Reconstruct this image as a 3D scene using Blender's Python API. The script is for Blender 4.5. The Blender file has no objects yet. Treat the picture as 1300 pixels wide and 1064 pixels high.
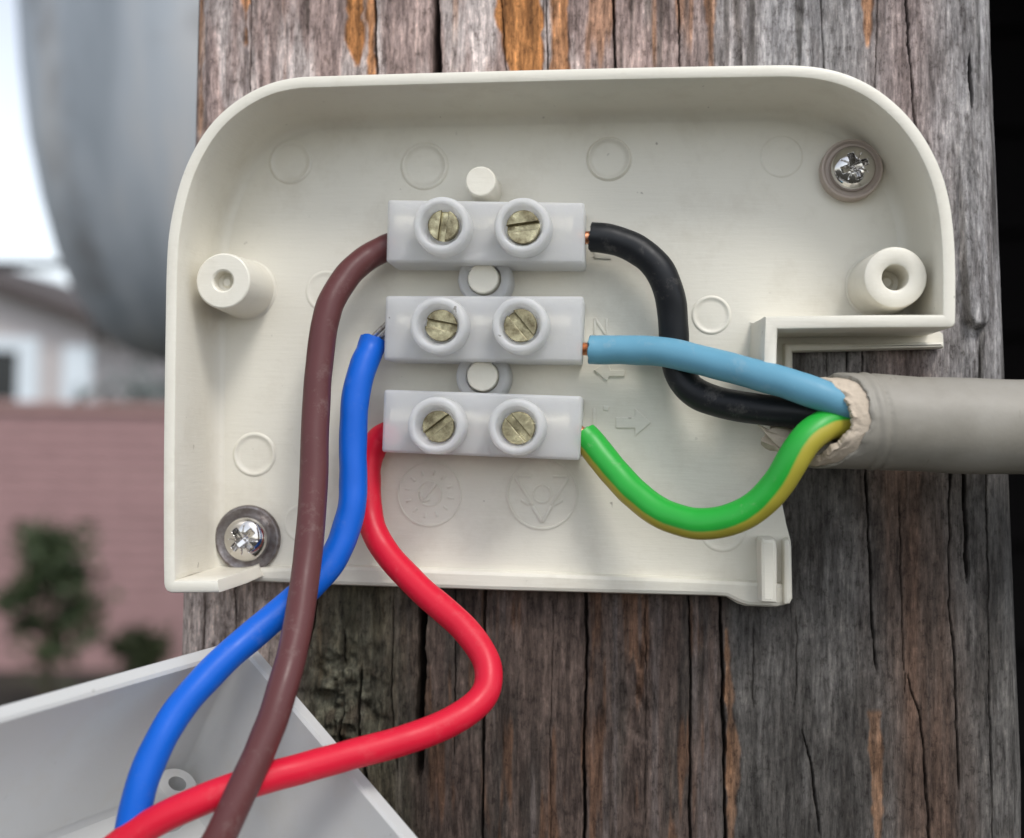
import bpy, bmesh, math, random
import numpy as np
from mathutils import Vector, Matrix, Quaternion

random.seed(7)
scn = bpy.context.scene
COL = scn.collection

# ------------------------------------------------------------------ camera
# photograph: 1300 px wide, optical axis at pixel (650,487); world Y runs into the post face (Y = 0)
F = 1500.0
PX0, PY0 = 650.0, 487.0
_Y = np.array([141, 67, 1500.0]); _Y /= np.linalg.norm(_Y)
_Z = np.array([.012, -1, 0.0]); _Z -= _Y * (_Z @ _Y); _Z /= np.linalg.norm(_Z)
_X = np.cross(_Y, _Z)
RM = np.array([_X, _Y, _Z])                       # world = RM @ cam (x right, y down, z forward)
CAM = np.array([0, 0, 1.5]) - 0.138 * (RM @ np.array([0, 0, 1.0]))

cam = bpy.data.cameras.new('camera')
cam_o = bpy.data.objects.new('camera', cam); COL.objects.link(cam_o)
r, d, f = RM[:, 0], RM[:, 1], RM[:, 2]
M = Matrix(((r[0], -d[0], -f[0], CAM[0]), (r[1], -d[1], -f[1], CAM[1]), (r[2], -d[2], -f[2], CAM[2]), (0, 0, 0, 1)))
cam_o.matrix_world = M
cam.sensor_width = 36; cam.sensor_fit = 'HORIZONTAL'
cam.lens = 36 * F / 1300
cam.shift_y = -45 / 1300
cam.clip_start = 0.005; cam.clip_end = 2000
cam.dof.use_dof = True
cam.dof.focus_distance = 0.1285
cam.dof.aperture_fstop = cam.lens / 2.25
scn.camera = cam_o

# ------------------------------------------------------------------ sky, sun, exposure
SUN_EL, SUN_AZ = math.radians(52), math.radians(150)   # azimuth clockwise from +Y
world = bpy.data.worlds.new('World'); scn.world = world; world.use_nodes = True
wn = world.node_tree; wn.nodes.clear()
sky = wn.nodes.new('ShaderNodeTexSky'); sky.sky_type = 'NISHITA'; sky.sun_disc = False
sky.sun_elevation = SUN_EL; sky.sun_rotation = SUN_AZ
sky.air_density = 1.0; sky.dust_density = 1.0; sky.ozone_density = 1.0
hs = wn.nodes.new('ShaderNodeHueSaturation'); hs.inputs['Saturation'].default_value = 0.38   # overcast: nearly colourless sky
bgn = wn.nodes.new('ShaderNodeBackground'); bgn.inputs['Strength'].default_value = 0.15
wo = wn.nodes.new('ShaderNodeOutputWorld')
wn.links.new(sky.outputs[0], hs.inputs['Color']); wn.links.new(hs.outputs[0], bgn.inputs['Color']); wn.links.new(bgn.outputs[0], wo.inputs[0])
sl = bpy.data.lights.new('sun', 'SUN'); sl.energy = 1.2; sl.angle = math.radians(16); sl.color = (1, .97, .92)
so = bpy.data.objects.new('sun', sl); COL.objects.link(so)
sdir = Vector((math.sin(SUN_AZ) * math.cos(SUN_EL), math.cos(SUN_AZ) * math.cos(SUN_EL), math.sin(SUN_EL)))
so.rotation_euler = sdir.to_track_quat('Z', 'Y').to_euler(); so.location = (0.5, -1, 4)
scn.view_settings.view_transform = 'Standard'; scn.view_settings.look = 'None'
scn.view_settings.gamma = 1; scn.view_settings.use_curve_mapping = False
scn.view_settings.exposure = 0.65

# ------------------------------------------------------------------ pixel <-> place
def W(px, py, h):
    """point of the plane h metres in front of the post face that the pixel looks at"""
    dd = RM @ np.array([(px - PX0) / F, (py - PY0) / F, 1.0])
    t = (-h - CAM[1]) / dd[1]
    return CAM + t * dd
def WM(px, py, hmm): return W(px, py, hmm * 1e-3)
def XZ(px, py, hmm):
    p = WM(px, py, hmm); return np.array([p[0], p[2]])
def toPix(P):
    c = (np.asarray(P) - CAM) @ RM
    return PX0 + F * c[..., 0] / c[..., 2], PY0 + F * c[..., 1] / c[..., 2]
def pxmm(px, py, hmm):
    """metres per pixel on plane h"""
    return np.linalg.norm(WM(px + 1, py, hmm) - WM(px, py, hmm))

# ------------------------------------------------------------------ noise (numpy)
def _hash(ix, iy, s):
    v = np.sin(ix * 127.1 + iy * 311.7 + s * 74.7) * 43758.5453
    return v - np.floor(v)
def vnoise(x, y, s=0):
    ix, iy = np.floor(x), np.floor(y); fx, fy = x - ix, y - iy
    fx = fx * fx * (3 - 2 * fx); fy = fy * fy * (3 - 2 * fy)
    a, b = _hash(ix, iy, s), _hash(ix + 1, iy, s); c, e = _hash(ix, iy + 1, s), _hash(ix + 1, iy + 1, s)
    return (a * (1 - fx) + b * fx) * (1 - fy) + (c * (1 - fx) + e * fx) * fy
def fbm(x, y, s=0, o=4):
    t = 0; amp = .5
    for i in range(o):
        t = t + amp * vnoise(x, y, s + i * 3.1); x = x * 2.03; y = y * 2.03; amp *= .5
    return t / (1 - .5 ** o)
def sstep(a, b, x):
    t = np.clip((x - a) / (b - a), 0, 1); return t * t * (3 - 2 * t)

# ------------------------------------------------------------------ materials
def mat(name):
    m = bpy.data.materials.new(name); m.use_nodes = True
    nt = m.node_tree; return m, nt, nt.nodes['Principled BSDF']
def noise_node(nt, scale, detail=4, rough=.55, vec=None):
    n = nt.nodes.new('ShaderNodeTexNoise'); n.inputs['Scale'].default_value = scale
    n.inputs['Detail'].default_value = detail; n.inputs['Roughness'].default_value = rough
    if vec is not None: nt.links.new(vec, n.inputs['Vector'])
    return n
def coord(nt, stretch=None, rot=None):
    tc = nt.nodes.new('ShaderNodeTexCoord')
    if stretch is None: return tc.outputs['Object']
    mp = nt.nodes.new('ShaderNodeMapping'); mp.inputs['Scale'].default_value = stretch
    if rot: mp.inputs['Rotation'].default_value = rot
    nt.links.new(tc.outputs['Object'], mp.inputs['Vector']); return mp.outputs[0]
def ramp(nt, src, stops):
    r_ = nt.nodes.new('ShaderNodeValToRGB'); e = r_.color_ramp.elements
    while len(e) < len(stops): e.new(.5)
    for k, (p, c) in enumerate(stops):
        e[k].position = p; e[k].color = (*c, 1) if len(c) == 3 else c
    nt.links.new(src, r_.inputs[0]); return r_.outputs[0]
def bump(nt, src, bsdf, dist, strength=1.0, prev=None):
    b = nt.nodes.new('ShaderNodeBump'); b.inputs['Distance'].default_value = dist; b.inputs['Strength'].default_value = strength
    nt.links.new(src, b.inputs['Height'])
    if prev is not None: nt.links.new(prev, b.inputs['Normal'])
    nt.links.new(b.outputs[0], bsdf.inputs['Normal']); return b.outputs[0]
def mixc(nt, fac, a, b, mode='MIX'):
    m = nt.nodes.new('ShaderNodeMix'); m.data_type = 'RGBA'; m.blend_type = mode
    for s, v in ((0, fac), (6, a), (7, b)):
        if hasattr(v, 'links'): nt.links.new(v, m.inputs[s])
        elif s == 0: m.inputs[0].default_value = v
        else: m.inputs[s].default_value = (*v, 1)
    return m.outputs[2]

def plastic(name, col, rough=.42, speck=.5, brushed=0, sss=0.0, grime=(.42, .36, .26)):
    m, nt, b = mat(name)
    co = coord(nt)
    tint = noise_node(nt, 60, 3, .5, co)
    c1 = mixc(nt, ramp(nt, tint.outputs[0], [(.3, (0, 0, 0)), (.75, (1, 1, 1))]), col, tuple(x * .93 for x in col))
    sp = noise_node(nt, 700, 2, .5, co)
    big = noise_node(nt, 110, 2, .5, co)
    mm = nt.nodes.new('ShaderNodeMath'); mm.operation = 'MULTIPLY'
    nt.links.new(ramp(nt, sp.outputs[0], [(.735, (0, 0, 0)), (.76, (1, 1, 1))]), mm.inputs[0])
    nt.links.new(ramp(nt, big.outputs[0], [(.50, (0, 0, 0)), (.62, (1, 1, 1))]), mm.inputs[1])
    m2 = nt.nodes.new('ShaderNodeMath'); m2.operation = 'MULTIPLY'; nt.links.new(mm.outputs[0], m2.inputs[0]); m2.inputs[1].default_value = speck
    c2 = mixc(nt, m2.outputs[0], c1, (.10, .07, .04))
    dirt = noise_node(nt, 160, 6, .7, co)
    dm = nt.nodes.new('ShaderNodeMath'); dm.operation = 'MULTIPLY'; dm.inputs[1].default_value = .55 * speck
    nt.links.new(ramp(nt, dirt.outputs[0], [(.5, (0, 0, 0)), (.8, (1, 1, 1))]), dm.inputs[0])
    c3 = mixc(nt, dm.outputs[0], c2, grime)
    nt.links.new(c3, b.inputs['Base Color'])
    b.inputs['Roughness'].default_value = rough
    b.inputs['Specular IOR Level'].default_value = .45
    if sss:
        b.inputs['Subsurface Weight'].default_value = sss
        b.inputs['Subsurface Radius'].default_value = (1, .95, .9); b.inputs['Subsurface Scale'].default_value = .0012
    fine = noise_node(nt, 2500, 3, .6, co)
    n1 = bump(nt, fine.outputs[0], b, .00002, .5)
    if brushed:
        br = noise_node(nt, 1.0, 4, .6, coord(nt, (300, 300, 3200), (0, math.radians(6), 0)))
        bump(nt, br.outputs[0], b, .00006, brushed, n1)
    return m

M_BOX = plastic('aged_white_plastic', (.75, .715, .62), .40, .55, .45, .12)
M_LID = plastic('white_plastic', (.50, .50, .49), .38, .45, 0, .12)

def terminal_plastic():
    m, nt, b = mat('milky_polythene')
    co = coord(nt)
    n = noise_node(nt, 250, 4, .6, co)
    c = mixc(nt, n.outputs[0], (.97, .97, .955), (.90, .905, .895))
    d_ = noise_node(nt, 900, 2, .5, co)
    c = mixc(nt, ramp(nt, d_.outputs[0], [(.76, (0, 0, 0)), (.79, (.7, .7, .7))]), c, (.15, .12, .08))
    nt.links.new(c, b.inputs['Base Color'])
    b.inputs['Subsurface Weight'].default_value = .9
    b.inputs['Subsurface Radius'].default_value = (1, 1, .95); b.inputs['Subsurface Scale'].default_value = .0035
    b.inputs['Roughness'].default_value = .42; b.inputs['Specular IOR Level'].default_value = .5
    b.inputs['Transmission Weight'].default_value = .53; b.inputs['IOR'].default_value = 1.35
    f2 = noise_node(nt, 1600, 4, .65, co)
    bump(nt, f2.outputs[0], b, .00004, .6)
    return m
M_TERM = terminal_plastic()

def insulation(name, col, rough=.38, dust=.25):
    m, nt, b = mat(name)
    co = coord(nt)
    n = noise_node(nt, 120, 3, .5, co)
    c = mixc(nt, n.outputs[0], tuple(x * .9 for x in col), tuple(min(1, x * 1.08) for x in col))
    s = noise_node(nt, 420, 5, .75, co)
    fm = nt.nodes.new('ShaderNodeMath'); fm.operation = 'MULTIPLY'; fm.inputs[1].default_value = dust
    nt.links.new(ramp(nt, s.outputs[0], [(.56, (0, 0, 0)), (.8, (1, 1, 1))]), fm.inputs[0])
    c = mixc(nt, fm.outputs[0], c, (.55, .5, .45))
    nt.links.new(c, b.inputs['Base Color'])
    rr = ramp(nt, s.outputs[0], [(.3, (rough - .06,) * 3), (.75, (rough + .16,) * 3)])
    nt.links.new(rr, b.inputs['Roughness'])
    b.inputs['Specular IOR Level'].default_value = .27
    f2 = noise_node(nt, 900, 4, .6, co)
    bump(nt, f2.outputs[0], b, .00003, .5)
    return m
M_BROWN = insulation('brown_pvc', (.105, .035, .035), .36, .16)
M_BLUE = insulation('blue_pvc', (.003, .105, .54), .38, .09)
M_RED = insulation('red_pvc', (.60, .010, .033), .38, .09)
M_SKYBLUE = insulation('light_blue_pvc', (.125, .315, .435), .42, .22)
M_BLACK = insulation('black_pvc', (.010, .011, .013), .40, .16)

def metal(name, col, grime, amount, rough, scale=900, bs=.7):
    m, nt, b = mat(name)
    co = coord(nt)
    n = noise_node(nt, scale, 5, .7, co)
    fac = ramp(nt, n.outputs[0], [(.5 - amount * .35, (1, 1, 1)), (.62, (0, 0, 0))]) if amount else None
    if fac is not None:
        nt.links.new(mixc(nt, fac, col, grime), b.inputs['Base Color'])
        nt.links.new(ramp(nt, n.outputs[0], [(.35, (.55,) * 3), (.65, (rough,) * 3)]), b.inputs['Roughness'])
    else:
        b.inputs['Base Color'].default_value = (*col, 1); b.inputs['Roughness'].default_value = rough
    b.inputs['Metallic'].default_value = 1
    f2 = noise_node(nt, scale * 2.2, 4, .7, co)
    bump(nt, f2.outputs[0], b, .00006, bs)
    return m
M_BRASS = metal('tarnished_brass', (.50, .45, .29), (.13, .10, .055), .65, .20, 600, .5)
M_CHROME = metal('chromed_steel', (.62, .60, .58), (.30, .28, .27), .0, .13, 420, .25)
M_WASH = metal('dull_steel', (.27, .25, .25), (.14, .11, .10), .6, .38, 900)
M_WASH2 = plastic('stained_plastic_collar', (.47, .39, .34), .45, .8, 0)
M_SLEEVE = metal('dull_brass_tube', (.80, .76, .62), (.5, .45, .35), .3, .6, 500, .3)
M_COPPER = metal('copper', (.86, .42, .25), (.35, .12, .05), .3, .30, 900)
M_TIN = metal('tinned_copper', (.72, .70, .68), (.3, .25, .2), .3, .25, 900)

# ------------------------------------------------------------------ mesh helpers
ORIG = {}
def mesh_obj(name, verts, faces, material, parent=None, smooth=True, angle=35, uvattr=None):
    o0 = ORIG.get(parent.name, np.zeros(3)) if parent is not None else np.zeros(3)
    v = np.asarray(verts, float)
    if parent is None:
        base = np.array([v[:, 0].mean(), v[:, 1].mean(), v[:, 2].min()])
    else: base = o0
    me = bpy.data.meshes.new(name)
    me.from_pydata((v - base).tolist(), [], faces)
    me.materials.append(material)
    bm = bmesh.new(); bm.from_mesh(me)
    bmesh.ops.recalc_face_normals(bm, faces=bm.faces); bm.to_mesh(me); bm.free()
    if smooth:
        me.shade_smooth(); me.set_sharp_from_angle(angle=math.radians(angle))
        for p in me.polygons:
            if len(p.vertices) > 4 or (len(p.vertices) == 3 and abs(p.normal.y) > .9999): p.use_smooth = False
    o = bpy.data.objects.new(name, me); COL.objects.link(o)
    ORIG[o.name] = base
    if parent is None: o.location = base
    else: o.parent = parent
    return o
def tag(o, label, cat, group=None, kind=None):
    if label: o['label'] = label
    if cat: o['category'] = cat
    if group: o['group'] = group
    if kind: o['kind'] = kind
    return o
def thing(name, loc, label, cat, group=None):
    o = bpy.data.objects.new(name, None); COL.objects.link(o); o.location = loc
    o.empty_display_size = .01; ORIG[o.name] = np.array(loc, float)
    return tag(o, label, cat, group)
class MB:
    def __init__(s): s.v = []; s.f = []
    def add(s, v, f):
        k = len(s.v); s.v += [list(map(float, p)) for p in v]; s.f += [tuple(i + k for i in q) for q in f]
    def build(s, name, m, parent=None, **k): return mesh_obj(name, s.v, s.f, m, parent, **k)

def offset_poly(P, dist, closed=True):
    """offset to the right-hand side of travel (mitred); 2D points"""
    P = np.asarray(P, float); n = len(P); out = []
    for i in range(n):
        a = P[(i - 1) % n] if closed or i > 0 else None
        b = P[(i + 1) % n] if closed or i < n - 1 else None
        ns = []
        for s_, e_ in ((a, P[i]), (P[i], b)):
            if s_ is None or e_ is None: continue
            t = e_ - s_; L = np.linalg.norm(t)
            if L < 1e-12: continue
            t = t / L; ns.append(np.array([t[1], -t[0]]))
        if len(ns) == 1: m = ns[0]
        else:
            m = ns[0] + ns[1]; L = np.linalg.norm(m)
            if L < 1e-6: m = ns[0]
            else:
                m = m / L; m = m / max(.35, m @ ns[0])
        out.append(P[i] + m * dist)
    return np.array(out)
def area2(P):
    P = np.asarray(P); return np.sum(P[:, 0] * np.roll(P[:, 1], -1) - np.roll(P[:, 0], -1) * P[:, 1])
def prism_data(P, h0, h1, bev=.0, holes=()):
    """P: 2D XZ points (metres). h in metres in front of the post."""
    P = np.asarray(P, float)
    if area2(P) > 0: P = P[::-1]                    # clockwise, right-hand side is inside
    loops = [(P, h0)]
    if bev > 0:
        loops += [(P, h1 - bev), (offset_poly(P, bev * .3), h1 - bev * .3), (offset_poly(P, bev), h1)]
    else: loops += [(P, h1)]
    bm = bmesh.new(); prev = None
    for L, h in loops:
        cur = [bm.verts.new((p[0], -h, p[1])) for p in L]
        if prev:
            for i in range(len(cur)):
                j = (i + 1) % len(cur); bm.faces.new((prev[i], prev[j], cur[j], cur[i]))
        prev = cur; 
        if h == h0: first = cur
    edges = [bm.edges.get((prev[i], prev[(i + 1) % len(prev)])) for i in range(len(prev))]
    bedges = []
    for H in holes:
        H = np.asarray(H)
        top = [bm.verts.new((p[0], -h1, p[1])) for p in H]; bot = [bm.verts.new((p[0], -h0, p[1])) for p in H]
        for i in range(len(H)):
            j = (i + 1) % len(H); bm.faces.new((top[i], top[j], bot[j], bot[i])); edges.append(bm.edges.get((top[i], top[j])))
    if holes: bmesh.ops.triangle_fill(bm, use_beauty=True, edges=edges)
    else:
        bm.faces.new(prev); bm.faces.new(first[::-1])
    bm.verts.index_update()
    v = [tuple(x.co) for x in bm.verts]; fs = [tuple(x.index for x in q.verts) for q in bm.faces]; bm.free()
    return v, fs
def prism(name, P, h0, h1, m, parent, bev=0, holes=(), **k):
    v, fs = prism_data(P, h0, h1, bev, holes); return mesh_obj(name, v, fs, m, parent, **k)
def pxpoly(pts, hmm): return [XZ(x, y, hmm) for x, y in pts]

def lathe_data(c, prof, seg=48, wob=0):
    """c: XZ centre; prof list of (r,h) metres; open profile from outside to axis"""
    v = []; fs = []; rings = []
    for r_, h in prof:
        if r_ < 1e-9: rings.append([len(v)]); v.append((c[0], -h, c[1])); continue
        rings.append(list(range(len(v), len(v) + seg)))
        for i in range(seg):
            a = 2 * math.pi * i / seg; v.append((c[0] + r_ * math.cos(a), -h, c[1] + r_ * math.sin(a)))
    for A_, B_ in zip(rings, rings[1:]):
        for i in range(seg):
            j = (i + 1) % seg
            if len(A_) == 1 and len(B_) == 1: continue
            if len(A_) == 1: fs.append((A_[0], B_[j], B_[i]))
            elif len(B_) == 1: fs.append((A_[i], A_[j], B_[0]))
            else: fs.append((A_[i], A_[j], B_[j], B_[i]))
    return v, fs
def lathe(name, c, prof, m, parent, seg=48, **k):
    v, fs = lathe_data(c, prof, seg); return mesh_obj(name, v, fs, m, parent, **k)

def catmull(P, n=14):
    P = [np.asarray(p, float) for p in P]; out = []
    Q = [2 * P[0] - P[1]] + P + [2 * P[-1] - P[-2]]
    for i in range(1, len(Q) - 2):
        p0, p1, p2, p3 = Q[i - 1:i + 3]
        for k in range(n):
            t = k / n
            out.append(.5 * ((2 * p1) + (p2 - p0) * t + (2 * p0 - 5 * p1 + 4 * p2 - p3) * t * t + (3 * p1 - p0 - 3 * p2 + p3) * t ** 3))
    out.append(P[-1]); return np.array(out)
def smooth_path(P, it=8):
    P = P.copy()
    for _ in range(it): P[1:-1] = P[1:-1] * .5 + (P[:-2] + P[2:]) * .25
    return P
def tube_data(path, rad, seg=28, caps=True, ragged=0, seed=0, ref=np.array([0, -1.0, 0])):
    n = len(path); T = np.gradient(path, axis=0); T /= np.linalg.norm(T, axis=1)[:, None]
    v = []; fs = []; ang = []; tt = []
    rs = rad if np.ndim(rad) else np.full(n, rad)
    for i in range(n):
        N = ref - T[i] * (ref @ T[i]); N /= np.linalg.norm(N); B = np.cross(T[i], N)
        for k in range(seg):
            a = 2 * math.pi * k / seg
            wv = 1 + .012 * math.sin(i * .13 + seed * 1.7) * math.sin(a + seed) * math.sin(i * .061 + seed) + .012 * math.sin(i * .37 + seed) * math.sin(a * 2 + seed) + .008 * math.sin(i * .11 + seed * 2)
            p = path[i] + (N * math.cos(a) + B * math.sin(a)) * rs[i] * wv
            if ragged and i == 0: p = p + T[i] * ragged * (random.random() - .5)
            v.append(p); ang.append(a if a <= math.pi else a - 2 * math.pi); tt.append(i / (n - 1))
    for i in range(n - 1):
        for k in range(seg):
            j = (k + 1) % seg; fs.append((i * seg + k, i * seg + j, (i + 1) * seg + j, (i + 1) * seg + k))
    if caps:
        for i, s_ in ((0, 1), (n - 1, -1)):
            T0 = T[i]; k0 = len(v)
            for k in range(seg):                      # small rounded edge, then flat cut face
                v.append(path[i] + (np.array(v[i * seg + k]) - path[i]) * .86 - T0 * s_ * rs[i] * .07); ang.append(0); tt.append(0)
            v.append(path[i] - T0 * s_ * rs[i] * .07); ang.append(0); tt.append(0)
            for k in range(seg):
                j = (k + 1) % seg; fs.append((i * seg + k, i * seg + j, k0 + j, k0 + k)); fs.append((k0 + k, k0 + j, k0 + seg))
    return v, fs, ang, tt
def wire_path(pts, n=14, it=10):
    P = smooth_path(catmull([WM(*p) for p in pts], n), it)
    k = np.arange(len(P)) / 24.0; sd = pts[1][0]
    w_ = np.minimum(1, np.arange(len(P)) / 20.0) * .00034
    for ax_ in range(3): P[:, ax_] += (fbm(k, np.full_like(k, sd + ax_ * 7.3), 60 + ax_, 3) - .5) * w_
    return P

# ------------------------------------------------------------------ the setting: ground
def ground_mat():
    m, nt, b = mat('dark_soil_and_grass')
    n = noise_node(nt, 3, 8, .65, coord(nt))
    nt.links.new(ramp(nt, n.outputs[0], [(.35, (.014, .011, .008)), (.55, (.03, .026, .016)), (.7, (.03, .042, .016))]), b.inputs['Base Color'])
    b.inputs['Roughness'].default_value = .95
    bump(nt, n.outputs[0], b, .05, 1)
    return m
g = MB(); S = 500
gx = [-S, -100, -30, -12, -6, -3, 0, 3, 6, 12, 30, 100, S]
for i in range(12):
    for j in range(12):
        g.add([(gx[i], gx[j], 0), (gx[i + 1], gx[j], 0), (gx[i + 1], gx[j + 1], 0), (gx[i], gx[j + 1], 0)], [(0, 1, 2, 3)])
go = g.build('ground', ground_mat(), None, smooth=False); tag(go, None, None, kind='structure')

# ------------------------------------------------------------------ timber post
def wood_mat():
    m, nt, b = mat('weathered_timber')
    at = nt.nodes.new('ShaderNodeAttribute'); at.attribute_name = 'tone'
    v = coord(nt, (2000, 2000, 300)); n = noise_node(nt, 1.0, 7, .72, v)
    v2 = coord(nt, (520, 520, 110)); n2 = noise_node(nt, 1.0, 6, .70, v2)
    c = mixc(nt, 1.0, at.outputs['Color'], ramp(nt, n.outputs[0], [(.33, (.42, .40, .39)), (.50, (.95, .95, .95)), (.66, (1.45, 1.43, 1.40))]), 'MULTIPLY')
    c = mixc(nt, 1.0, c, ramp(nt, n2.outputs[0], [(.35, (.55, .53, .52)), (.52, (1, 1, 1)), (.68, (1.3, 1.29, 1.28))]), 'MULTIPLY')
    n4 = noise_node(nt, 1.0, 5, .75, coord(nt, (1500, 1500, 900)))
    c = mixc(nt, 1.0, c, ramp(nt, n4.outputs[0], [(.36, (.50, .48, .47)), (.46, (.95, .95, .95)), (.56, (1.02, 1.02, 1.02)), (.68, (1.5, 1.48, 1.46))]), 'MULTIPLY')
    nt.links.new(c, b.inputs['Base Color'])
    b.inputs['Roughness'].default_value = .82; b.inputs['Specular IOR Level'].default_value = .25
    b1 = bump(nt, n.outputs[0], b, .00035, 1.0)
    n3 = noise_node(nt, 1.0, 4, .6, coord(nt, (3500, 3500, 500)))
    bump(nt, n3.outputs[0], b, .00010, .7, b1)
    return m
M_WOOD = wood_mat()

def make_post():
    zt, zb = W(650, -30, 0)[2], W(650, 1100, 0)[2]
    zs = np.concatenate([np.array([0, .3, .7, 1.0, 1.2, 1.32, 1.38, 1.42]), np.linspace(zb, zt, 330), np.array([1.57, 1.6, 1.68, 1.8, 1.95, 2.1])])
    zs = np.unique(zs)
    zL0, zL1 = W(240, 0, 0), W(214, 1000, 0); zR0, zR1 = W(1276, 0, 0), W(1318, 1000, 0)
    def lin(z, a, b): return np.interp(z, [b[2], a[2]], [b[0], a[0]])
    XL, XR = lin(zs, zL0, zL1), lin(zs, zR0, zR1)
    nF = 940; t = np.linspace(0, 1, nF); t = t + 0
    wid = XR - XL
    X = XL[:, None] + wid[:, None] * t[None, :]; Z = np.repeat(zs[:, None], nF, 1)
    # rounded corners
    rL, rR = .004, .0075
    dl = np.clip((X - XL[:, None]), 0, rL); dr = np.clip((XR[:, None] - X), 0, rR)
    Y = (rL - np.sqrt(np.maximum(0, rL ** 2 - (rL - dl) ** 2))) + (rR - np.sqrt(np.maximum(0, rR ** 2 - (rR - dr) ** 2))) * .9
    P = np.stack([X, np.zeros_like(X), Z], -1)
    px, py = toPix(P)
    # ---- relief in millimetres (positive = into the wood)
    wob = (fbm(py / 160., px / 140., 5) - .5) * 9 + (fbm(py / 22., px / 60., 6) - .5) * 3.4 + (fbm(py / 5., px / 30., 7) - .5) * 1.6
    dep = np.zeros_like(X)
    dep += (fbm(px / 7., py / 80., 1, 4) - .5) * .45
    dep += (fbm(px / 26., py / 420., 2, 3) - .5) * .75
    dep += (fbm(px / 3.2, py / 40., 9, 3) - .5) * .14
    crackmask = np.zeros_like(X)
    cracks = [  # polyline of (x,y), half width px, depth mm
        ([(316, -60), (317, 60), (318, 300)], 1.6, 1.0), ([(477, -60), (479, 60), (483, 200), (480, 420)], 2.2, 1.8),
        ([(556, -60), (554, 60), (551, 300), (540, 700), (537, 800), (534, 900), (531, 985)], 5.2, 6.0),
        ([(633, -60), (640, 60), (650, 140)], 1.4, .8), ([(693, -60), (696, 60), (700, 160)], 1.5, 1.0), ([(777, -60), (780, 60), (784, 200)], 2.4, 2.0),
        ([(858, -60), (862, 60), (865, 160)], 1.8, 1.3), ([(1150, -60), (1154, 60), (1163, 160), (1168, 330)], 2.1, 1.6),
        ([(1232, 70), (1234, 100), (1238, 130)], 3.2, 2.4), ([(1120, -60), (1114, 60), (1110, 130)], 1.2, .6), ([(1043, -60), (1045, 40), (1046, 110)], 1.2, .6),
        ([(617, 650), (615, 800), (614, 980), (612, 1100)], 2.6, 2.0), ([(578, 700), (579, 800), (577, 960)], 1.3, .8),
        ([(744, 600), (743, 760), (744, 860), (743, 1100)], 2.8, 2.6), ([(700, 760), (699, 1100)], 1.0, .5),
        ([(875, 700), (877, 850), (878, 1100)], 1.9, 1.3), ([(914, 680), (917, 800), (919, 900), (922, 1100)], 3.0, 2.6),
        ([(1098, 600), (1103, 700), (1107, 800), (1112, 850)], 2.2, 1.6), ([(1013, 780), (1012, 850), (1010, 900)], 1.2, .6),
        ([(1018, 925), (1030, 975), (1040, 1060)], 2.0, 1.2), ([(1153, 860), (1166, 905), (1172, 960), (1180, 1100)], 2.2, 1.3),
        ([(1205, 560), (1203, 740), (1212, 850), (1216, 1000)], 1.9, 1.2), ([(1222, 590), (1224, 660), (1226, 735)], 4.2, 3.0),
        ([(1245, 440), (1252, 600), (1256, 800), (1262, 1100)], 1.6, .8), ([(300, 700), (297, 850)], 1.6, 1.0), ([(262, 700), (256, 900)], 1.4, .8),
        ([(404, 765), (398, 800), (380, 850)], 3.0, 2.2), ([(460, 850), (455, 900), (462, 960), (470, 1060)], 3.4, 2.2), ([(437, 905), (432, 950), (440, 1010)], 2.6, 1.6),
        ([(500, 760), (497, 880), (505, 980)], 1.6, .8), ([(440, 800), (438, 850)], 2.0, 1.2), ([(1076, 430), (1074, 470)], 1.5, 1), ([(1050, 420), (1050, 475)], 1.3, .8), ([(1095, 420), (1094, 480)], 1.6, 1.2),
        ([(1140, 640), (1146, 800), (1150, 880)], 1.4, .7), ([(820, 740), (822, 1100)], 1.1, .5), ([(960, 790), (958, 900)], 1.0, .5)]
    for pl, hw, dm in cracks:
        ys = [q[1] for q in pl]; xs = [q[0] for q in pl]
        cx = np.interp(py, ys, xs) + wob
        fade = sstep(ys[0] - 12, ys[0] + 14, py) * (1 - sstep(ys[-1] - 14, ys[-1] + 12, py))
        w_ = hw * (.95 if dm > 5 else .62) * (.45 + .95 * fbm(py / 45., np.full_like(py, xs[0]), 12, 3)) * np.sqrt(np.clip(fade, 0, 1))
        q = np.abs(px - cx) / np.maximum(w_, .05)
        prof = np.clip(1.25 - q, 0, 1); prof = prof ** .7 * fade
        dm = dm * .8; dep = np.maximum(dep, prof * dm)
        dep += np.where(q < 4, -.10 * np.exp(-((q - 1.9) / .8) ** 2) * fade, 0)     # curled lips beside a check
        crackmask = np.maximum(crackmask, np.clip(prof * 1.3, 0, 1) * min(1, dm))
    # knot, rough and splintered
    kn = np.exp(-(((px - 432) / 52.) ** 2 + ((py - 885) / 75.) ** 2))
    dep += kn * ((fbm(px / 16., py / 15., 31, 4) - .5) * 4.6 + .2)
    kn2 = np.exp(-(((px - 810) / 26.) ** 2 + ((py - 880) / 70.) ** 2))
    dep += kn2 * ((fbm(px / 10., py / 26., 33, 4) - .35) * 2.2)
    # long splinter standing proud by the right-hand arris
    sx = np.interp(py, [120, 330, 415], [1222, 1238, 1243]); half = np.interp(py, [120, 250, 330, 395], [6, 13, 17, 16])
    cap = np.clip(1 - ((py - 398) / 17.) ** 2, 0, 1) ** .5; half = np.where(py > 398, 16 * cap, half)
    sp = np.clip(1.15 - np.abs(px - sx) / np.maximum(half, .3), 0, 1); sp = np.minimum(1, sp * 3.5) * sstep(110, 330, py) * (py < 415.5)
    dep -= sp * 1.5
    Y = Y + dep * 1e-3
    # ---- colour of the timber (linear), lower part partly painted shade
    def L(*c): return np.array(c)
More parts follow.
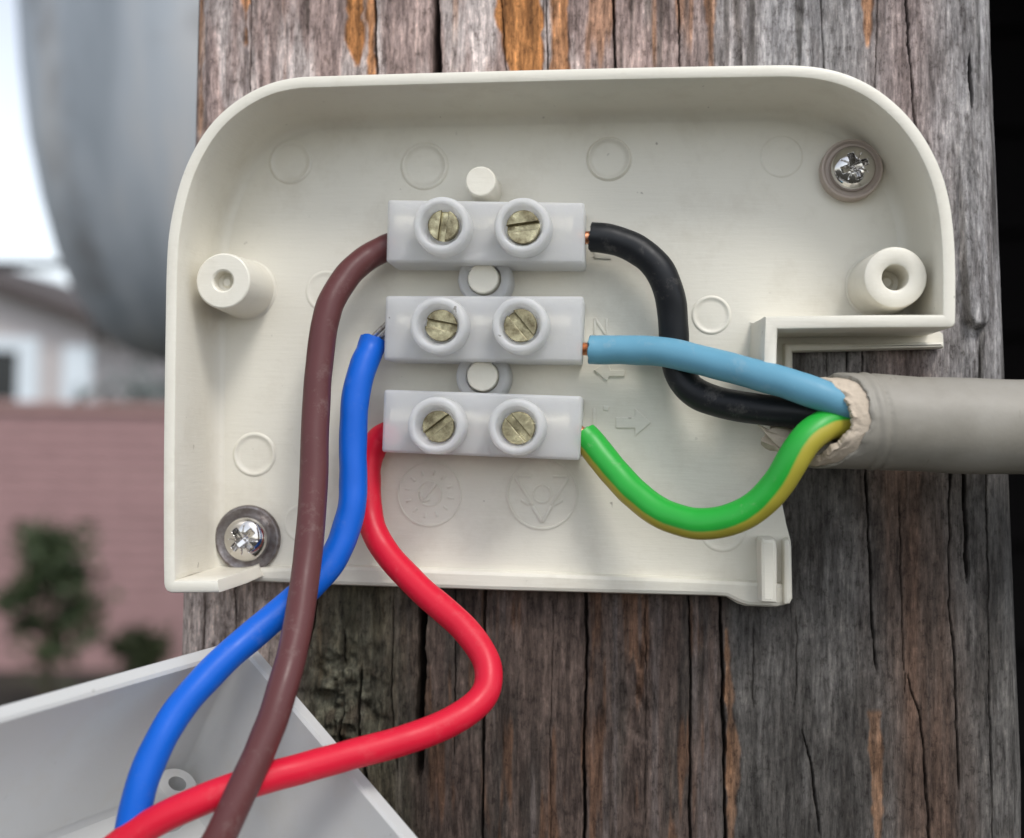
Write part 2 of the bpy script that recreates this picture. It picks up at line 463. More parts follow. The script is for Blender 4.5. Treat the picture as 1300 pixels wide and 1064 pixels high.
    mauve, pale, grey, dgrey = L(.385, .29, .265), L(.58, .505, .48), L(.30, .285, .28), L(.074, .068, .062)
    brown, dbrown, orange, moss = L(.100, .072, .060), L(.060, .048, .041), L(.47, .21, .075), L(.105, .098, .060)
    lowf = sstep(330, 660, py + (fbm(px / 60., py / 200., 40) - .5) * 160)  # darker brown below the box, with its shade painted into the timber colour
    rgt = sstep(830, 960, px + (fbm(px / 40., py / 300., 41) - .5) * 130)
    st = fbm(px / 13., py / 260., 42, 4); st2 = fbm(px / 34., py / 200., 43, 4); st3 = fbm(px / 5., py / 90., 44, 3)
    def mx(a, b, t): return a * (1 - t[..., None]) + b * t[..., None]
    one = np.ones(px.shape + (3,))
    top = mx(one * mauve, one * pale, sstep(.46, .66, st2)); top = mx(top, one * dbrown * 2.2, sstep(.60, .78, st) * .75)
    top = mx(top, one * orange * .75, sstep(.63, .76, fbm(px / 18., py / 240., 45, 3)) * .6)
    topr = mx(one * grey, one * L(.37, .355, .355), sstep(.45, .7, st2)); topr = mx(topr, one * dgrey, sstep(.56, .75, st) * .8)
    pinkr = np.exp(-((px - 1148) / 42.) ** 2) + np.exp(-((px - 820) / 55.) ** 2); topr = mx(topr, one * L(.36, .275, .255), np.clip(pinkr, 0, 1) * .8)
    top = mx(top, topr, rgt)
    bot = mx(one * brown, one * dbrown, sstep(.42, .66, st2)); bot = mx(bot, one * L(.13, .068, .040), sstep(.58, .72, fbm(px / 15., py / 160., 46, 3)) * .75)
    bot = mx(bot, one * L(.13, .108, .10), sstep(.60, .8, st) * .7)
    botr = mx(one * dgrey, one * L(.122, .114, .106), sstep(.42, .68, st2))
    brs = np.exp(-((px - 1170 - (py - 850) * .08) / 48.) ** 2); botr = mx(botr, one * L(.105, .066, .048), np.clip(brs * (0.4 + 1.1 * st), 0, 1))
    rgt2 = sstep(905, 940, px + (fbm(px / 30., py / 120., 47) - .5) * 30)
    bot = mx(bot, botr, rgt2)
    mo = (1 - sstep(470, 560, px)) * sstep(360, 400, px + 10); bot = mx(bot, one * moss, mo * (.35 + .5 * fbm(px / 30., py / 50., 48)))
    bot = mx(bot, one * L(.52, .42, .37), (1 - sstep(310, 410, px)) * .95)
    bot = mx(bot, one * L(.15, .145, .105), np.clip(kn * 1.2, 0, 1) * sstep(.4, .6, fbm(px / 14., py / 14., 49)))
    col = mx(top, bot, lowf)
    # fresh orange wood where grey skin has flaked off
    def patch(xl, xr, y0, y1, k=1.0):
        jig = (fbm(py / 22., px * 0 + xl[0][0], 50, 3) - .5) * 10
        a_ = np.interp(py, [q[1] for q in xl], [q[0] for q in xl]) + jig; b_ = np.interp(py, [q[1] for q in xr], [q[0] for q in xr]) - jig
        return sstep(-1.5, 2.5, px - a_) * sstep(-1.5, 2.5, b_ - px) * sstep(y0 - 6, y0 + 2, py) * (1 - sstep(y1 - 4, y1 + 6, py)) * k
    pt = [patch([(620, -60), (628, 20), (645, 90), (650, 130)], [(688, -60), (692, 130)], -90, 160), patch([(698, -60), (698, 130)], [(722, -60), (724, 60), (719, 130)], -90, 150, .85),
          patch([(440, -60), (438, 50), (452, 80)], [(463, -60), (461, 50), (455, 82)], -90, 82), patch([(466, -60), (464, 60), (465, 100)], [(476, -60), (478, 110)], -90, 130, .9),
          patch([(307, -60), (308, 50)], [(315, -60), (314, 60)], -90, 55, .8), patch([(895, -60), (897, 90)], [(908, -60), (909, 90)], -90, 110, .55),
          patch([(1092, -60), (1096, 30), (1100, 60)], [(1110, -60), (1108, 30), (1103, 60)], -90, 58, .7), patch([(250, -60), (247, 160)], [(257, -60), (255, 160)], -90, 330, .4),
          patch([(920, 800), (921, 920), (924, 1080)], [(924, 800), (932, 900), (941, 950), (930, 1080)], 800, 1100, .3), patch([(1102, 905), (1106, 980), (1108, 1080)], [(1118, 905), (1121, 980), (1122, 1080)], 905, 1090, .28),
          patch([(1120, 325)], [(1156, 325)], 325, 385, .95)]
    for k_, p_ in enumerate(pt):
        oc = one * orange * (.62 + .75 * st3[..., None]); col = mx(col, oc, np.clip(p_, 0, 1)); Y = Y + np.clip(p_, 0, 1) * .00035
    col = mx(col, one * L(.31, .30, .30), sp * .75)
    col = col * (.62 + .76 * st3)[..., None]
    col = mx(col, one * L(.030, .022, .017), crackmask * .7)
    # ---- stitch sides and back
    nz = len(zs); sd = [.095, .06, .03, .014]
    left = [np.stack([XL + 0 * zs, np.full(nz, d_), zs], -1) for d_ in sd]; right = [np.stack([XR + 0 * zs, np.full(nz, d_), zs], -1) for d_ in sd[::-1]]
    G = np.concatenate([np.stack(left, 1), np.stack([X, Y, Z], -1), np.stack(right, 1)], 1)
    nc = G.shape[1]
    CL = np.concatenate([np.repeat(col[:, :1], 4, 1), col, np.repeat(col[:, -1:], 4, 1)], 1)
    base = np.array([0, .047, 0])
    V = (G - base).reshape(-1, 3)
    ii, jj = np.meshgrid(np.arange(nz - 1), np.arange(nc), indexing='ij'); j2 = (jj + 1) % nc
    Q = np.stack([ii * nc + jj, ii * nc + j2, (ii + 1) * nc + j2, (ii + 1) * nc + jj], -1).reshape(-1, 4)
    me = bpy.data.meshes.new('timber_post')
    me.vertices.add(len(V)); me.vertices.foreach_set('co', V.astype(np.float32).ravel())
    nq = len(Q); caps = [np.arange(nc)[::-1], np.arange(nc) + (nz - 1) * nc]
    loops = np.concatenate([Q.ravel()] + caps); me.loops.add(len(loops)); me.loops.foreach_set('vertex_index', loops.astype(np.int32))
    me.polygons.add(nq + 2); starts = np.concatenate([np.arange(nq) * 4, [nq * 4, nq * 4 + nc]])
    me.polygons.foreach_set('loop_start', starts.astype(np.int32))
    me.update(calc_edges=True); me.validate()
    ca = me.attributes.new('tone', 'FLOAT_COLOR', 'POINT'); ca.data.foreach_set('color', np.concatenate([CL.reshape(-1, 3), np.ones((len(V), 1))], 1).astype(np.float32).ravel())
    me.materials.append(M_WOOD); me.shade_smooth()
    o = bpy.data.objects.new('timber_post', me); COL.objects.link(o); o.location = base
    return tag(o, 'weathered grey brown timber post with deep splits and orange flakes behind the box', 'post')
make_post()

# ------------------------------------------------------------------ things far behind, out of focus
def simple(name, col, rough=.7, var=.15, scale=5, metallic=0, bmp=0, spec=.4):
    m, nt, b = mat(name); n = noise_node(nt, scale, 5, .6, coord(nt))
    nt.links.new(mixc(nt, n.outputs[0], tuple(c * (1 - var) for c in col), tuple(c * (1 + var) for c in col)), b.inputs['Base Color'])
    b.inputs['Roughness'].default_value = rough; b.inputs['Metallic'].default_value = metallic; b.inputs['Specular IOR Level'].default_value = spec
    if bmp: bump(nt, n.outputs[0], b, bmp, 1)
    return m
def box_data(a, b):
    (x0, y0, z0), (x1, y1, z1) = a, b
    return [(x0, y0, z0), (x1, y0, z0), (x1, y1, z0), (x0, y1, z0), (x0, y0, z1), (x1, y0, z1), (x1, y1, z1), (x0, y1, z1)], [(0, 3, 2, 1), (4, 5, 6, 7), (0, 1, 5, 4), (1, 2, 6, 5), (2, 3, 7, 6), (3, 0, 4, 7)]
def farpt(px, py, y): return W(px, py, -y)

# metal tank slung from a bracket on the back of the post
def make_tank():
    Yt = .75
    ax = farpt(335, 300, Yt); prof = []
    for px, py in [(27, -330), (25, -200), (23, -60), (26, 40), (31, 120), (40, 200), (54, 270), (72, 335), (94, 385), (122, 425), (165, 452), (220, 466), (280, 472)]:
        p = farpt(px, py, Yt); prof.append(((ax[0] - p[0]) * .90, p[2]))
    zb = farpt(335, 473, Yt)[2]; zt = prof[0][1]
    prof = [(0, zt + .05), (prof[0][0] * .5, zt + .045), (prof[0][0] * .9, zt + .015)] + prof + [(0, zb)]
    prof = np.array(prof)
    root = thing('metal_tank', (ax[0], Yt, zb), 'blurred blue grey metal tank with a rounded bottom hung behind the post', 'tank')
    m, nt, b = mat('galvanised_sheet')
    n = noise_node(nt, 1, 4, .55, coord(nt, (22, 22, 2.2))); n2 = noise_node(nt, 14, 4, .6, coord(nt))
    c = ramp(nt, n.outputs[0], [(.36, (.36, .395, .43)), (.52, (.48, .515, .55)), (.66, (.58, .575, .57))])
    c = mixc(nt, ramp(nt, n2.outputs[0], [(.55, (0, 0, 0)), (.75, (.6, .6, .6))]), c, (.17, .14, .12))
    nt.links.new(c, b.inputs['Base Color']); b.inputs['Roughness'].default_value = .55; b.inputs['Metallic'].default_value = .25
    v = []; fs = []; seg = 72
    for r_, z in prof:
        for i in range(seg):
            a = 2 * math.pi * i / seg; v.append((ax[0] + r_ * math.cos(a), Yt + r_ * math.sin(a), z))
    for k in range(len(prof) - 1):
        for i in range(seg):
            j = (i + 1) % seg; fs.append((k * seg + i, k * seg + j, (k + 1) * seg + j, (k + 1) * seg + i))
    mesh_obj('tank_shell', v, fs, m, root, angle=60)
    zh = zt - .02; rr = prof[3][0] + .002
    hv = []; hf = []
    for z in (zh, zh + .03):
        for r_ in (rr, rr + .004):
            for i in range(seg):
                a = 2 * math.pi * i / seg; hv.append((ax[0] + r_ * math.cos(a), Yt + r_ * math.sin(a), z))
    for i in range(seg):
        j = (i + 1) % seg
        for q in ((0, 1), (1, 3), (3, 2), (2, 0)): hf.append((q[0] * seg + i, q[0] * seg + j, q[1] * seg + j, q[1] * seg + i))
    mesh_obj('hoop', hv, hf, M_WASH, root)
    p0 = np.array([ax[0] + .03, .094, zh + .015]); p1 = np.array([ax[0] + .03, Yt - rr + .003, zh + .015])
    bv, bf = box_data((p0[0] - .012, p0[1], p0[2] - .018), (p0[0] + .012, p1[1], p0[2] + .018)); mesh_obj('bracket_arm', bv, bf, M_WASH, root)
make_tank()

# garden wall of pink brick
def make_wall():
    m_b = simple('pink_brick', (.33, .20, .197), .9, .22, 6); m_m = simple('pale_mortar', (.33, .24, .22), .95, .1, 20)
    pA, pB = np.array([-6.5, 6.4]), np.array([2.0, 7.8]); t = pB - pA; L = np.linalg.norm(t); t /= L; n = np.array([t[1], -t[0]])
    mid = (pA + pB) / 2; root = thing('garden_wall', (mid[0], mid[1], 0), 'blurred pink brick garden wall with a dark bed at its foot', 'wall')
    H = 1.60
    def at(s, q, z): p = pA + t * s + n * q; return (p[0], p[1], z)
    def blk(s0, s1, q0, q1, z0, z1): return [at(s0, q0, z0), at(s1, q0, z0), at(s1, q1, z0), at(s0, q1, z0), at(s0, q0, z1), at(s1, q0, z1), at(s1, q1, z1), at(s0, q1, z1)], box_data((0, 0, 0), (1, 1, 1))[1]
    v, fs = blk(0, L, -.2, 0, 0, H); mesh_obj('mortar_core', v, fs, m_m, root, smooth=False)
    mb = MB(); rng = random.Random(3); z = .005; row = 0
    while z + .065 < H:
        s = -.11 * (row % 2)
        while s < L:
            a, b_ = max(0, s), min(L, s + .215)
            if b_ - a > .03: mb.add(*blk(a, b_, 0.0, .006 + rng.random() * .006, z, z + .065))
            s += .225
        z += .075; row += 1
    o = mb.build('brick_courses', m_b, root, smooth=False); o['kind'] = 'stuff'
    v, fs = blk(-.02, L + .02, -.23, .04, H, H + .05); mesh_obj('coping', v, fs, simple('coping_stone', (.36, .22, .2), .9), root, smooth=False)
make_wall()

# pale house beyond the wall
def make_house():
    Yh = 15.0
    def fp(px, py, y=Yh): return farpt(px, py, y)
    x0, x1 = fp(-520, 400)[0], fp(117, 400)[0]; ze = fp(117, 413)[2]; zr = fp(-201, 296)[2]; xm = (x0 + x1) / 2
    root = thing('house', ((x0 + x1) / 2, Yh + 3, 0), 'blurred pale rendered house with dark roof edge beyond the garden wall', 'house')
    mw = simple('pale_render', (.50, .46, .45), .9, .06, 2); mr = simple('dark_roof', (.07, .055, .05), .8, .2, 6); mwh = simple('white_paint', (.68, .74, .78), .5, .03)
    D = 6
    wp = [(x0, 0), (x1, 0), (x1, ze), (xm, zr), (x0, ze)]
    v = [(p[0], Yh, p[1]) for p in wp] + [(p[0], Yh + D, p[1]) for p in wp]
    fs = [(0, 1, 2, 3, 4), (9, 8, 7, 6, 5)] + [(i, i + 5, (i + 1) % 5 + 5, (i + 1) % 5) for i in range(5)]
    mesh_obj('gable_wall', v, fs, mw, root, smooth=False)
    for sx, xe in ((1, x1), (-1, x0)):
        ex = xe + sx * .35; ez = ze - .35 * (zr - ze) / (x1 - xm)
        q = [(xm, zr + .01), (ex, ez + .01), (ex, ez + .16), (xm, zr + .16)]
        v = [(a, Yh - .3, b_) for a, b_ in q] + [(a, Yh + D + .3, b_) for a, b_ in q]
        mesh_obj('roof_slope', v, [(0, 1, 2, 3), (7, 6, 5, 4), (0, 4, 5, 1), (1, 5, 6, 2), (2, 6, 7, 3), (3, 7, 4, 0)], mr, root, smooth=False)
    a, b_ = fp(-45, 445), fp(24, 507); w = mesh_obj('window', *box_data((a[0], Yh - .02, b_[2]), (b_[0], Yh - .004, a[2])), simple('dark_glass', (.02, .022, .024), .15), root, smooth=False)
    f0, f1 = fp(-68, 428), fp(48, 530); mb = MB(); t0, t1 = a, b_
    mb.add(*box_data((f0[0], Yh - .07, a[2]), (f1[0], Yh - .003, f0[2]))); mb.add(*box_data((b_[0], Yh - .07, f1[2]), (f1[0], Yh - .003, a[2] - .001)))
    mb.add(*box_data((f0[0], Yh - .07, f1[2]), (a[0], Yh - .003, a[2] - .001))); mb.build('frame', mwh, w, smooth=False)
    ORIG[w.name] = ORIG[root.name]
    c0, c1 = fp(84, 440), fp(116, 440); mesh_obj('corner_board', *box_data((c0[0], Yh - .08, .02), (c1[0] + .02, Yh - .002, c0[2])), mwh, root, smooth=False)
make_house()

# overhead line
pl = [farpt(-1500, 320, 2.5), farpt(-700, 331, 2.5), farpt(0, 336, 2.5), farpt(72, 336.5, 2.5), farpt(500, 334, 2.5), farpt(1300, 318, 2.5), farpt(2500, 290, 2.5)]
v, fs, _, _ = tube_data(catmull(pl, 10), .010, 10, True, ref=np.array([0, 0, 1.0]))
tag(mesh_obj('overhead_cable', v, fs, simple('black_rubber', (.012, .012, .012), .6)), 'dark overhead cable crossing the white sky above the house', 'cable')

# plants
def leaf_plant(name, base, height, spread, nleaf, lsize, label, seed, leafcol, top_heavy=.5):
    rng = random.Random(seed); root = thing(name, base, label, 'plant', 'plants along the garden wall')
    base = np.array(base); st = MB(); lf = MB()
    stems = []
    for k in range(6):
        a = rng.random() * 6.28; q = rng.random() * spread * .5
        tip = base + np.array([math.cos(a) * q, math.sin(a) * q, height * (.65 + .35 * rng.random())])
        pth = catmull([base + np.array([rng.uniform(-.02, .02), rng.uniform(-.02, .02), 0]), base * .5 + tip * .5 + np.array([rng.uniform(-.05, .05), 0, 0]), tip], 6)
        v, f_, _, _ = tube_data(pth, np.linspace(.009, .003, len(pth)), 6, True, ref=np.array([1.0, 0, 0])); st.add(v, f_); stems.append(pth)
    st.build('stem', simple(name + '_stem', (.06, .05, .03)), root)
    clumps = []
    for k in range(16):
        a = rng.random() * 6.28; z = rng.random() ** top_heavy; q = spread * rng.random() ** .5 * 1.1
        clumps.append((base + np.array([math.cos(a) * q, math.sin(a) * q, .03 + z * height * .95]), spread * rng.uniform(.16, .42)))
    for k in range(nleaf):
        a = rng.random() * 6.28; z = (rng.random() ** top_heavy); rr = spread * (rng.random() ** .5) * (.35 + .65 * math.sin(math.pi * min(1, z * .95 + .05)))
        c = base + np.array([math.cos(a) * rr, math.sin(a) * rr, .03 + z * height])
        if k % 8:
            cc, cs = clumps[rng.randrange(16)]; c = cc + np.array([rng.gauss(0, cs), rng.gauss(0, cs), rng.gauss(0, cs * .7)]); c[2] = max(c[2], .02)
        d1 = np.array([rng.gauss(0, 1), rng.gauss(0, 1), rng.gauss(0, .6)]); d1 /= np.linalg.norm(d1); d2 = np.cross(d1, [rng.gauss(0, 1), rng.gauss(0, 1), rng.gauss(0, 1)]); d2 /= np.linalg.norm(d2)
        s = lsize * rng.uniform(.6, 1.3); nn = np.cross(d1, d2) * s * .12
        lf.add([c, c + d1 * s * .5 + d2 * s * .28 + nn, c + d1 * s, c + d1 * s * .5 - d2 * s * .28 + nn], [(0, 1, 2), (0, 2, 3)])
    lf.build('foliage', simple(name + '_leaf', leafcol, .55, .5, 9), root, smooth=False)
def ground_at(px, y): p = farpt(px, 600, y); return (p[0], y, 0.0)
leaf_plant('shrub', ground_at(66, 5.6), .95, .17, 1300, .075, 'dark green leafy shrub rising taller against the pink wall', 4, (.045, .065, .025), .42)
leaf_plant('low_shrub', ground_at(188, 6.2), .36, .12, 700, .06, 'low round dark shrub at the foot of the pink wall', 8, (.032, .042, .016), .6)
leaf_plant('hedge_shrub', ground_at(185, 11.5), 1.95, .55, 1500, .13, 'grey green bush between the pale house and the wall', 12, (.14, .16, .15), .5)

# dark shed on the other side of the post
def make_shed():
    Ys = 1.6; xa = farpt(1150, 300, Ys)[0]; root = thing('shed', (xa + .9, Ys + .5, 0), 'dark stained shed of horizontal boards in shade behind the post', 'shed')
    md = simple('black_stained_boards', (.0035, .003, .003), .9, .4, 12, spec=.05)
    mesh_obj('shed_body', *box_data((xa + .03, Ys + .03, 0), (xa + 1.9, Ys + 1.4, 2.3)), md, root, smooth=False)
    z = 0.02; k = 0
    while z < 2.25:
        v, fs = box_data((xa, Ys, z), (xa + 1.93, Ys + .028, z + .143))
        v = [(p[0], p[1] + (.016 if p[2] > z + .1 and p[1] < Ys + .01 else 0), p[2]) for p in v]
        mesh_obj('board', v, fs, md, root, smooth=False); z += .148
    mesh_obj('roof', *box_data((xa - .1, Ys - .75, 2.31), (xa + 2.1, Ys + 1.6, 2.37)), md, root, smooth=False)  # unseen roof, deep overhang added to keep the boards in shade
make_shed()
# ================================================================== junction box base
mm = 1e-3
RIM, FLR = 12.7, 2.0
c0 = WM(700, 430, 0)
BOX = thing('junction_box_base', (c0[0], -.0003, WM(700, 755, 0)[2]), 'open cream plastic junction box base with rounded shoulders screwed to the timber post', 'junction box')

arc = [(207, 735), (206.5, 700), (206.5, 600), (207.5, 500), (209, 400), (210, 345), (213, 298), (221, 255), (233, 216), (250, 181), (272, 151), (301, 126), (335, 107.5), (372, 98), (420, 95.3),
       (600, 90), (800, 85), (960, 82), (1010, 82), (1047, 86), (1082, 96), (1116, 114), (1148, 141), (1174, 174), (1194, 213), (1206, 254), (1212, 300), (1214, 345), (1214, 390)]
sm = catmull([np.array(p, float) for p in arc], 6)
# outer outline: (x, y, height factor, corner group); a corner group is rounded outside and sharp inside
path_px = [(300, 744, .12, 0), (291, 749, .45, 0), (278, 752.5, 1, 0), (217, 753, 1, 1), (211, 750.5, 1, 1), (208, 746, 1, 1), (207, 740, 1, 1)] + [(p[0], p[1], 1, 0) for p in sm] + [(1213.7, 409, 1, 2), (1212.5, 412.5, 1, 2), (1209.5, 415, 1, 2), (1205, 416, 1, 2), (1100, 416.5, 1, 0), (987.5, 418, 1, 0), (986.5, 445, 1, 0), (986, 474, 1, 0), (985, 480, .35, 0)]
corner = {1: (206.5, 753), 2: (1214, 416)}
P2 = np.array([XZ(p[0], p[1], RIM) for p in path_px]); SC = np.array([p[2] for p in path_px])
sharp, back = [], []
for p in path_px:
    q = corner.get(p[3]) if p[3] else (p[0], p[1])
    if p[3] and sharp and tuple(sharp[-1]) == tuple(q): back.append(len(sharp) - 1); continue
    sharp.append(q); back.append(len(sharp) - 1)
S2 = np.array([XZ(q[0], q[1], RIM) for q in sharp])
FIL = np.array([.3 if (p[0] < 305 and p[1] > 739 and p[1] < 760 and p[3] != 0) or p[0] < 305 and p[1] > 743 or p[1] > 400 and p[0] > 900 else 1 for p in path_px])
def wall_loop(o_):
    if o_ < .4: return offset_poly(P2, o_ * mm, closed=False)
    L1 = offset_poly(S2, o_ * mm, closed=False)[back]
    if o_ <= 1.4: return L1
    L0 = offset_poly(S2, 1.36 * mm, closed=False)[back]
    return L0 + (L1 - L0) * FIL[:, None]
def wall_sweep():
    prof = [(0.00, 0.4), (0.0, 6), (0.0, 12.35), (.10, 12.6), (.30, RIM), (1.02, RIM), (1.26, 12.62), (1.36, 12.4), (1.55, 9), (1.95, 4.2), (2.15, 3.0), (2.45, 2.4), (2.85, 2.08), (3.2, 2.02), (3.2, .4)]
    loops = [wall_loop(o_) for o_, _ in prof]
    v = []; fs = []; n = len(P2); k = len(prof)
    for i in range(n):
        for j, (o_, h) in enumerate(prof):
            hh = h if h <= 2.02 else 2.02 + (h - 2.02) * SC[i]
            v.append((loops[j][i][0], -hh * mm, loops[j][i][1]))
    for i in range(n - 1):
        for j in range(k - 1): fs.append((i * k + j, i * k + j + 1, (i + 1) * k + j + 1, (i + 1) * k + j))
    fs.append(tuple(range(k))[::-1]); fs.append(tuple((n - 1) * k + j for j in range(k)))
    return mesh_obj('side_wall', v, fs, M_BOX, BOX, angle=40)
wall_sweep()
inner = wall_loop(1.0)
i_end = [k for k, p in enumerate(path_px) if p[0] == 1213.7][0]
plate = list(inner[3:i_end]) + pxpoly([(1197, 424), (1198, 442), (1006, 446.5), (1006, 480), (1003, 520), (992, 570), (990, 610), (993, 640), (998, 665), (1004, 688), (1005, 740), (1004, 762), (999, 767), (985, 770.5), (946, 769), (936, 766), (922, 757.5), (900, 755.5), (650, 749), (430, 742), (305, 737)], FLR) 
def circ(c, r, n=32): return [(c[0] + r * math.cos(2 * math.pi * i / n), c[1] + r * math.sin(2 * math.pi * i / n)) for i in range(n)]
hb = XZ(1137, 352, 10); hole = circ(hb, 1.42 * mm)
prism('back_panel', plate, .35 * mm, FLR * mm, M_BOX, BOX, holes=[hole], angle=30)

def lip(name, pts, h, h0=1.2, bev=.35): return prism(name, pxpoly(pts, h), h0 * mm, h * mm, M_BOX, BOX, bev=bev * mm)
lip('bottom_lip', [(312, 721), (440, 718), (650, 726), (850, 733), (935, 737), (1000, 741), (1006, 744), (1006.5, 760), (1003, 767), (987, 771), (950, 769.5), (938, 766), (922, 758), (905, 757), (650, 750.5), (430, 743.5), (306, 738)], 3.1, 1.2, .5)
lip('entry_lip', [(996, 436), (1100, 436), (1198, 434), (1199, 441), (1100, 444), (1006.5, 446), (1006.5, 486), (996, 486)], 3.6)
lip('entry_rib', [(965, 687), (967.5, 684), (983, 684), (986, 688), (987, 700), (987, 766), (966, 765)], 6.0, 1.2, .45)
lip('entry_lip', [(995, 687), (1001, 683), (1005, 694), (1006.5, 760), (1003, 767), (995, 768)], 3.9)

def boss(name, px, py, r_px, hole_px, top, floor_h):
    s = pxmm(px, py, top); c = XZ(px, py, top); R, q = r_px * s, hole_px * s
    prof = [(R * 1.16, 1.2 * mm), (R * 1.16, 2.15 * mm), (R * 1.10, 2.3 * mm), (R * 1.01, (top - .35) * mm), (R * .985, (top - .1) * mm), (R * .94, top * mm), (q * 1.22, top * mm), (q * 1.05, (top - .15) * mm), (q, (top - .5) * mm), (q * .96, floor_h * mm)]
    if floor_h > 2: prof += [(q * .6, (floor_h - .05) * mm), (q * .35, (floor_h + .25) * mm), (0, (floor_h + .2) * mm)]
    return lathe(name, c, prof, M_BOX, BOX, 56)
boss('screw_boss', 283, 356.5, 34.5, 12, 10.2, 8.6)
boss('screw_boss', 1137, 352, 40, 16.5, 10, 5.5)
def peg(px, py, r_px, top):
    s = pxmm(px, py, top); c = XZ(px, py, top); R = r_px * s
    lathe('peg', c, [(R * 1.05, 1.5 * mm), (R, (top - .25) * mm), (R * .97, (top - .08) * mm), (R * .9, top * mm), (0, (top + .02) * mm)], M_BOX, BOX, 40)
peg(610, 230, 19.3, 8.0); peg(613, 353, 19.5, 6.5); peg(612, 477, 19.5, 6.5)

def mould_mark(px, py, r_px, strong):
    c = XZ(px, py, FLR); s = pxmm(px, py, FLR); R = r_px * s; e = strong * mm
    lathe('mould_mark', c, [(R * 1.12, 1.95 * mm), (R * 1.08, FLR * mm + e * .35), (R * 1.0, FLR * mm + e), (R * .93, FLR * mm + e * .8), (R * .88, FLR * mm + e * .15), (R * .7, FLR * mm + e * .12), (0, FLR * mm + e * .3)], M_BOX, BOX, 48, angle=70)
for a in [(369, 206, 25, 0.17), (539, 211, 27.5, 0.27), (773, 202, 26, 0.34), (992, 199, 25, .05), (903, 400, 23, 0.15), (414, 370, 24, .07), (323, 577, 25, 0.17), (384, 664, 22, .06), (917, 672, 27, .07)]: mould_mark(*a)

def bar_poly(x0, y0, x1, y1, w):
    a, b = np.array([x0, y0], float), np.array([x1, y1], float); t = (b - a) / np.linalg.norm(b - a); n = np.array([-t[1], t[0]]) * w / 2
    return [tuple(a + n), tuple(b + n), tuple(b - n), tuple(a - n)]
def emboss(mb, pts, e=.16):
    v, fs = prism_data(pxpoly(pts, FLR), 1.9 * mm, (FLR + e) * mm, .05 * mm); mb.add(v, fs)
def ring_px(mb, cx, cy, r_px, w, e=.16):
    s = pxmm(cx, cy, FLR); R = r_px * s; ww = w * s
    mb.add(*lathe_data(XZ(cx, cy, FLR), [(R + ww / 2, 1.9 * mm), (R + ww * .35, (FLR + e) * mm), (R - ww * .35, (FLR + e) * mm), (R - ww / 2, 1.9 * mm)], 64))
# arrows and letters moulded in the floor
mb = MB(); emboss(mb, [(782, 530), (806, 530), (806, 518.5), (826, 536.5), (806, 554), (806, 543.5), (782, 543.5)], .2); mb.build('embossed_arrow', M_BOX, BOX)
mb = MB(); emboss(mb, [(793, 470), (775, 470), (772, 458), (754, 470), (771, 484), (773, 478), (793, 478)], .2); mb.build('embossed_arrow', M_BOX, BOX)
mb = MB()
for b_ in [(755, 404, 755, 425, 3), (755, 404, 770, 426, 3.2), (770, 405, 770, 426, 3)]: emboss(mb, bar_poly(*b_))
mb.build('embossed_letter', M_BOX, BOX)
mb = MB()
for b_ in [(754, 518, 754, 548, 3), (766, 518, 773, 519, 6)]: emboss(mb, bar_poly(*b_))
mb.build('embossed_letter', M_BOX, BOX)
mb = MB()
for b_ in [(755, 300, 755, 326, 3.2), (755, 325, 776, 326, 6)]: emboss(mb, bar_poly(*b_))
mb.build('embossed_letter', M_BOX, BOX)
# moulder's date dial and round triangle emblem
mb = MB(); cx, cy = 545, 627
ring_px(mb, cx, cy, 40, 2.6, .13); ring_px(mb, cx, cy, 15, 3, .14)
for k in range(12):
    a = k * math.pi / 6 + .2; emboss(mb, bar_poly(cx + 24 * math.cos(a), cy + 24 * math.sin(a), cx + 31 * math.cos(a), cy + 31 * math.sin(a), 3), .1)
emboss(mb, bar_poly(cx - 9, cy + 9, cx + 8, cy - 12, 3.4), .2); emboss(mb, bar_poly(cx - 11, cy - 2, cx - 9, cy + 9, 3), .2); emboss(mb, bar_poly(cx + 1, cy + 7, cx - 10, cy + 9.5, 3), .2)
mb.build('moulded_dial', M_BOX, BOX)
mb = MB(); cx, cy = 688, 627
ring_px(mb, cx, cy, 44, 2.8, .15); ring_px(mb, cx, cy, 11, 2.6, .14)
for b_ in [(cx - 33, cy - 20, cx - 12, cy + 14, 3.2), (cx + 33, cy - 20, cx + 12, cy + 14, 3.2), (cx - 31, cy - 22, cx - 14, cy - 22, 3.2), (cx + 31, cy - 22, cx + 14, cy - 22, 3.2), (cx - 12, cy + 16, cx, cy + 36, 3.6), (cx + 12, cy + 16, cx, cy + 36, 3.6), (cx - 26, cy + 8, cx - 16, cy + 14, 3), (cx + 26, cy + 8, cx + 16, cy + 14, 3)]: emboss(mb, bar_poly(*b_), .18)
mb.build('moulded_triangle', M_BOX, BOX)

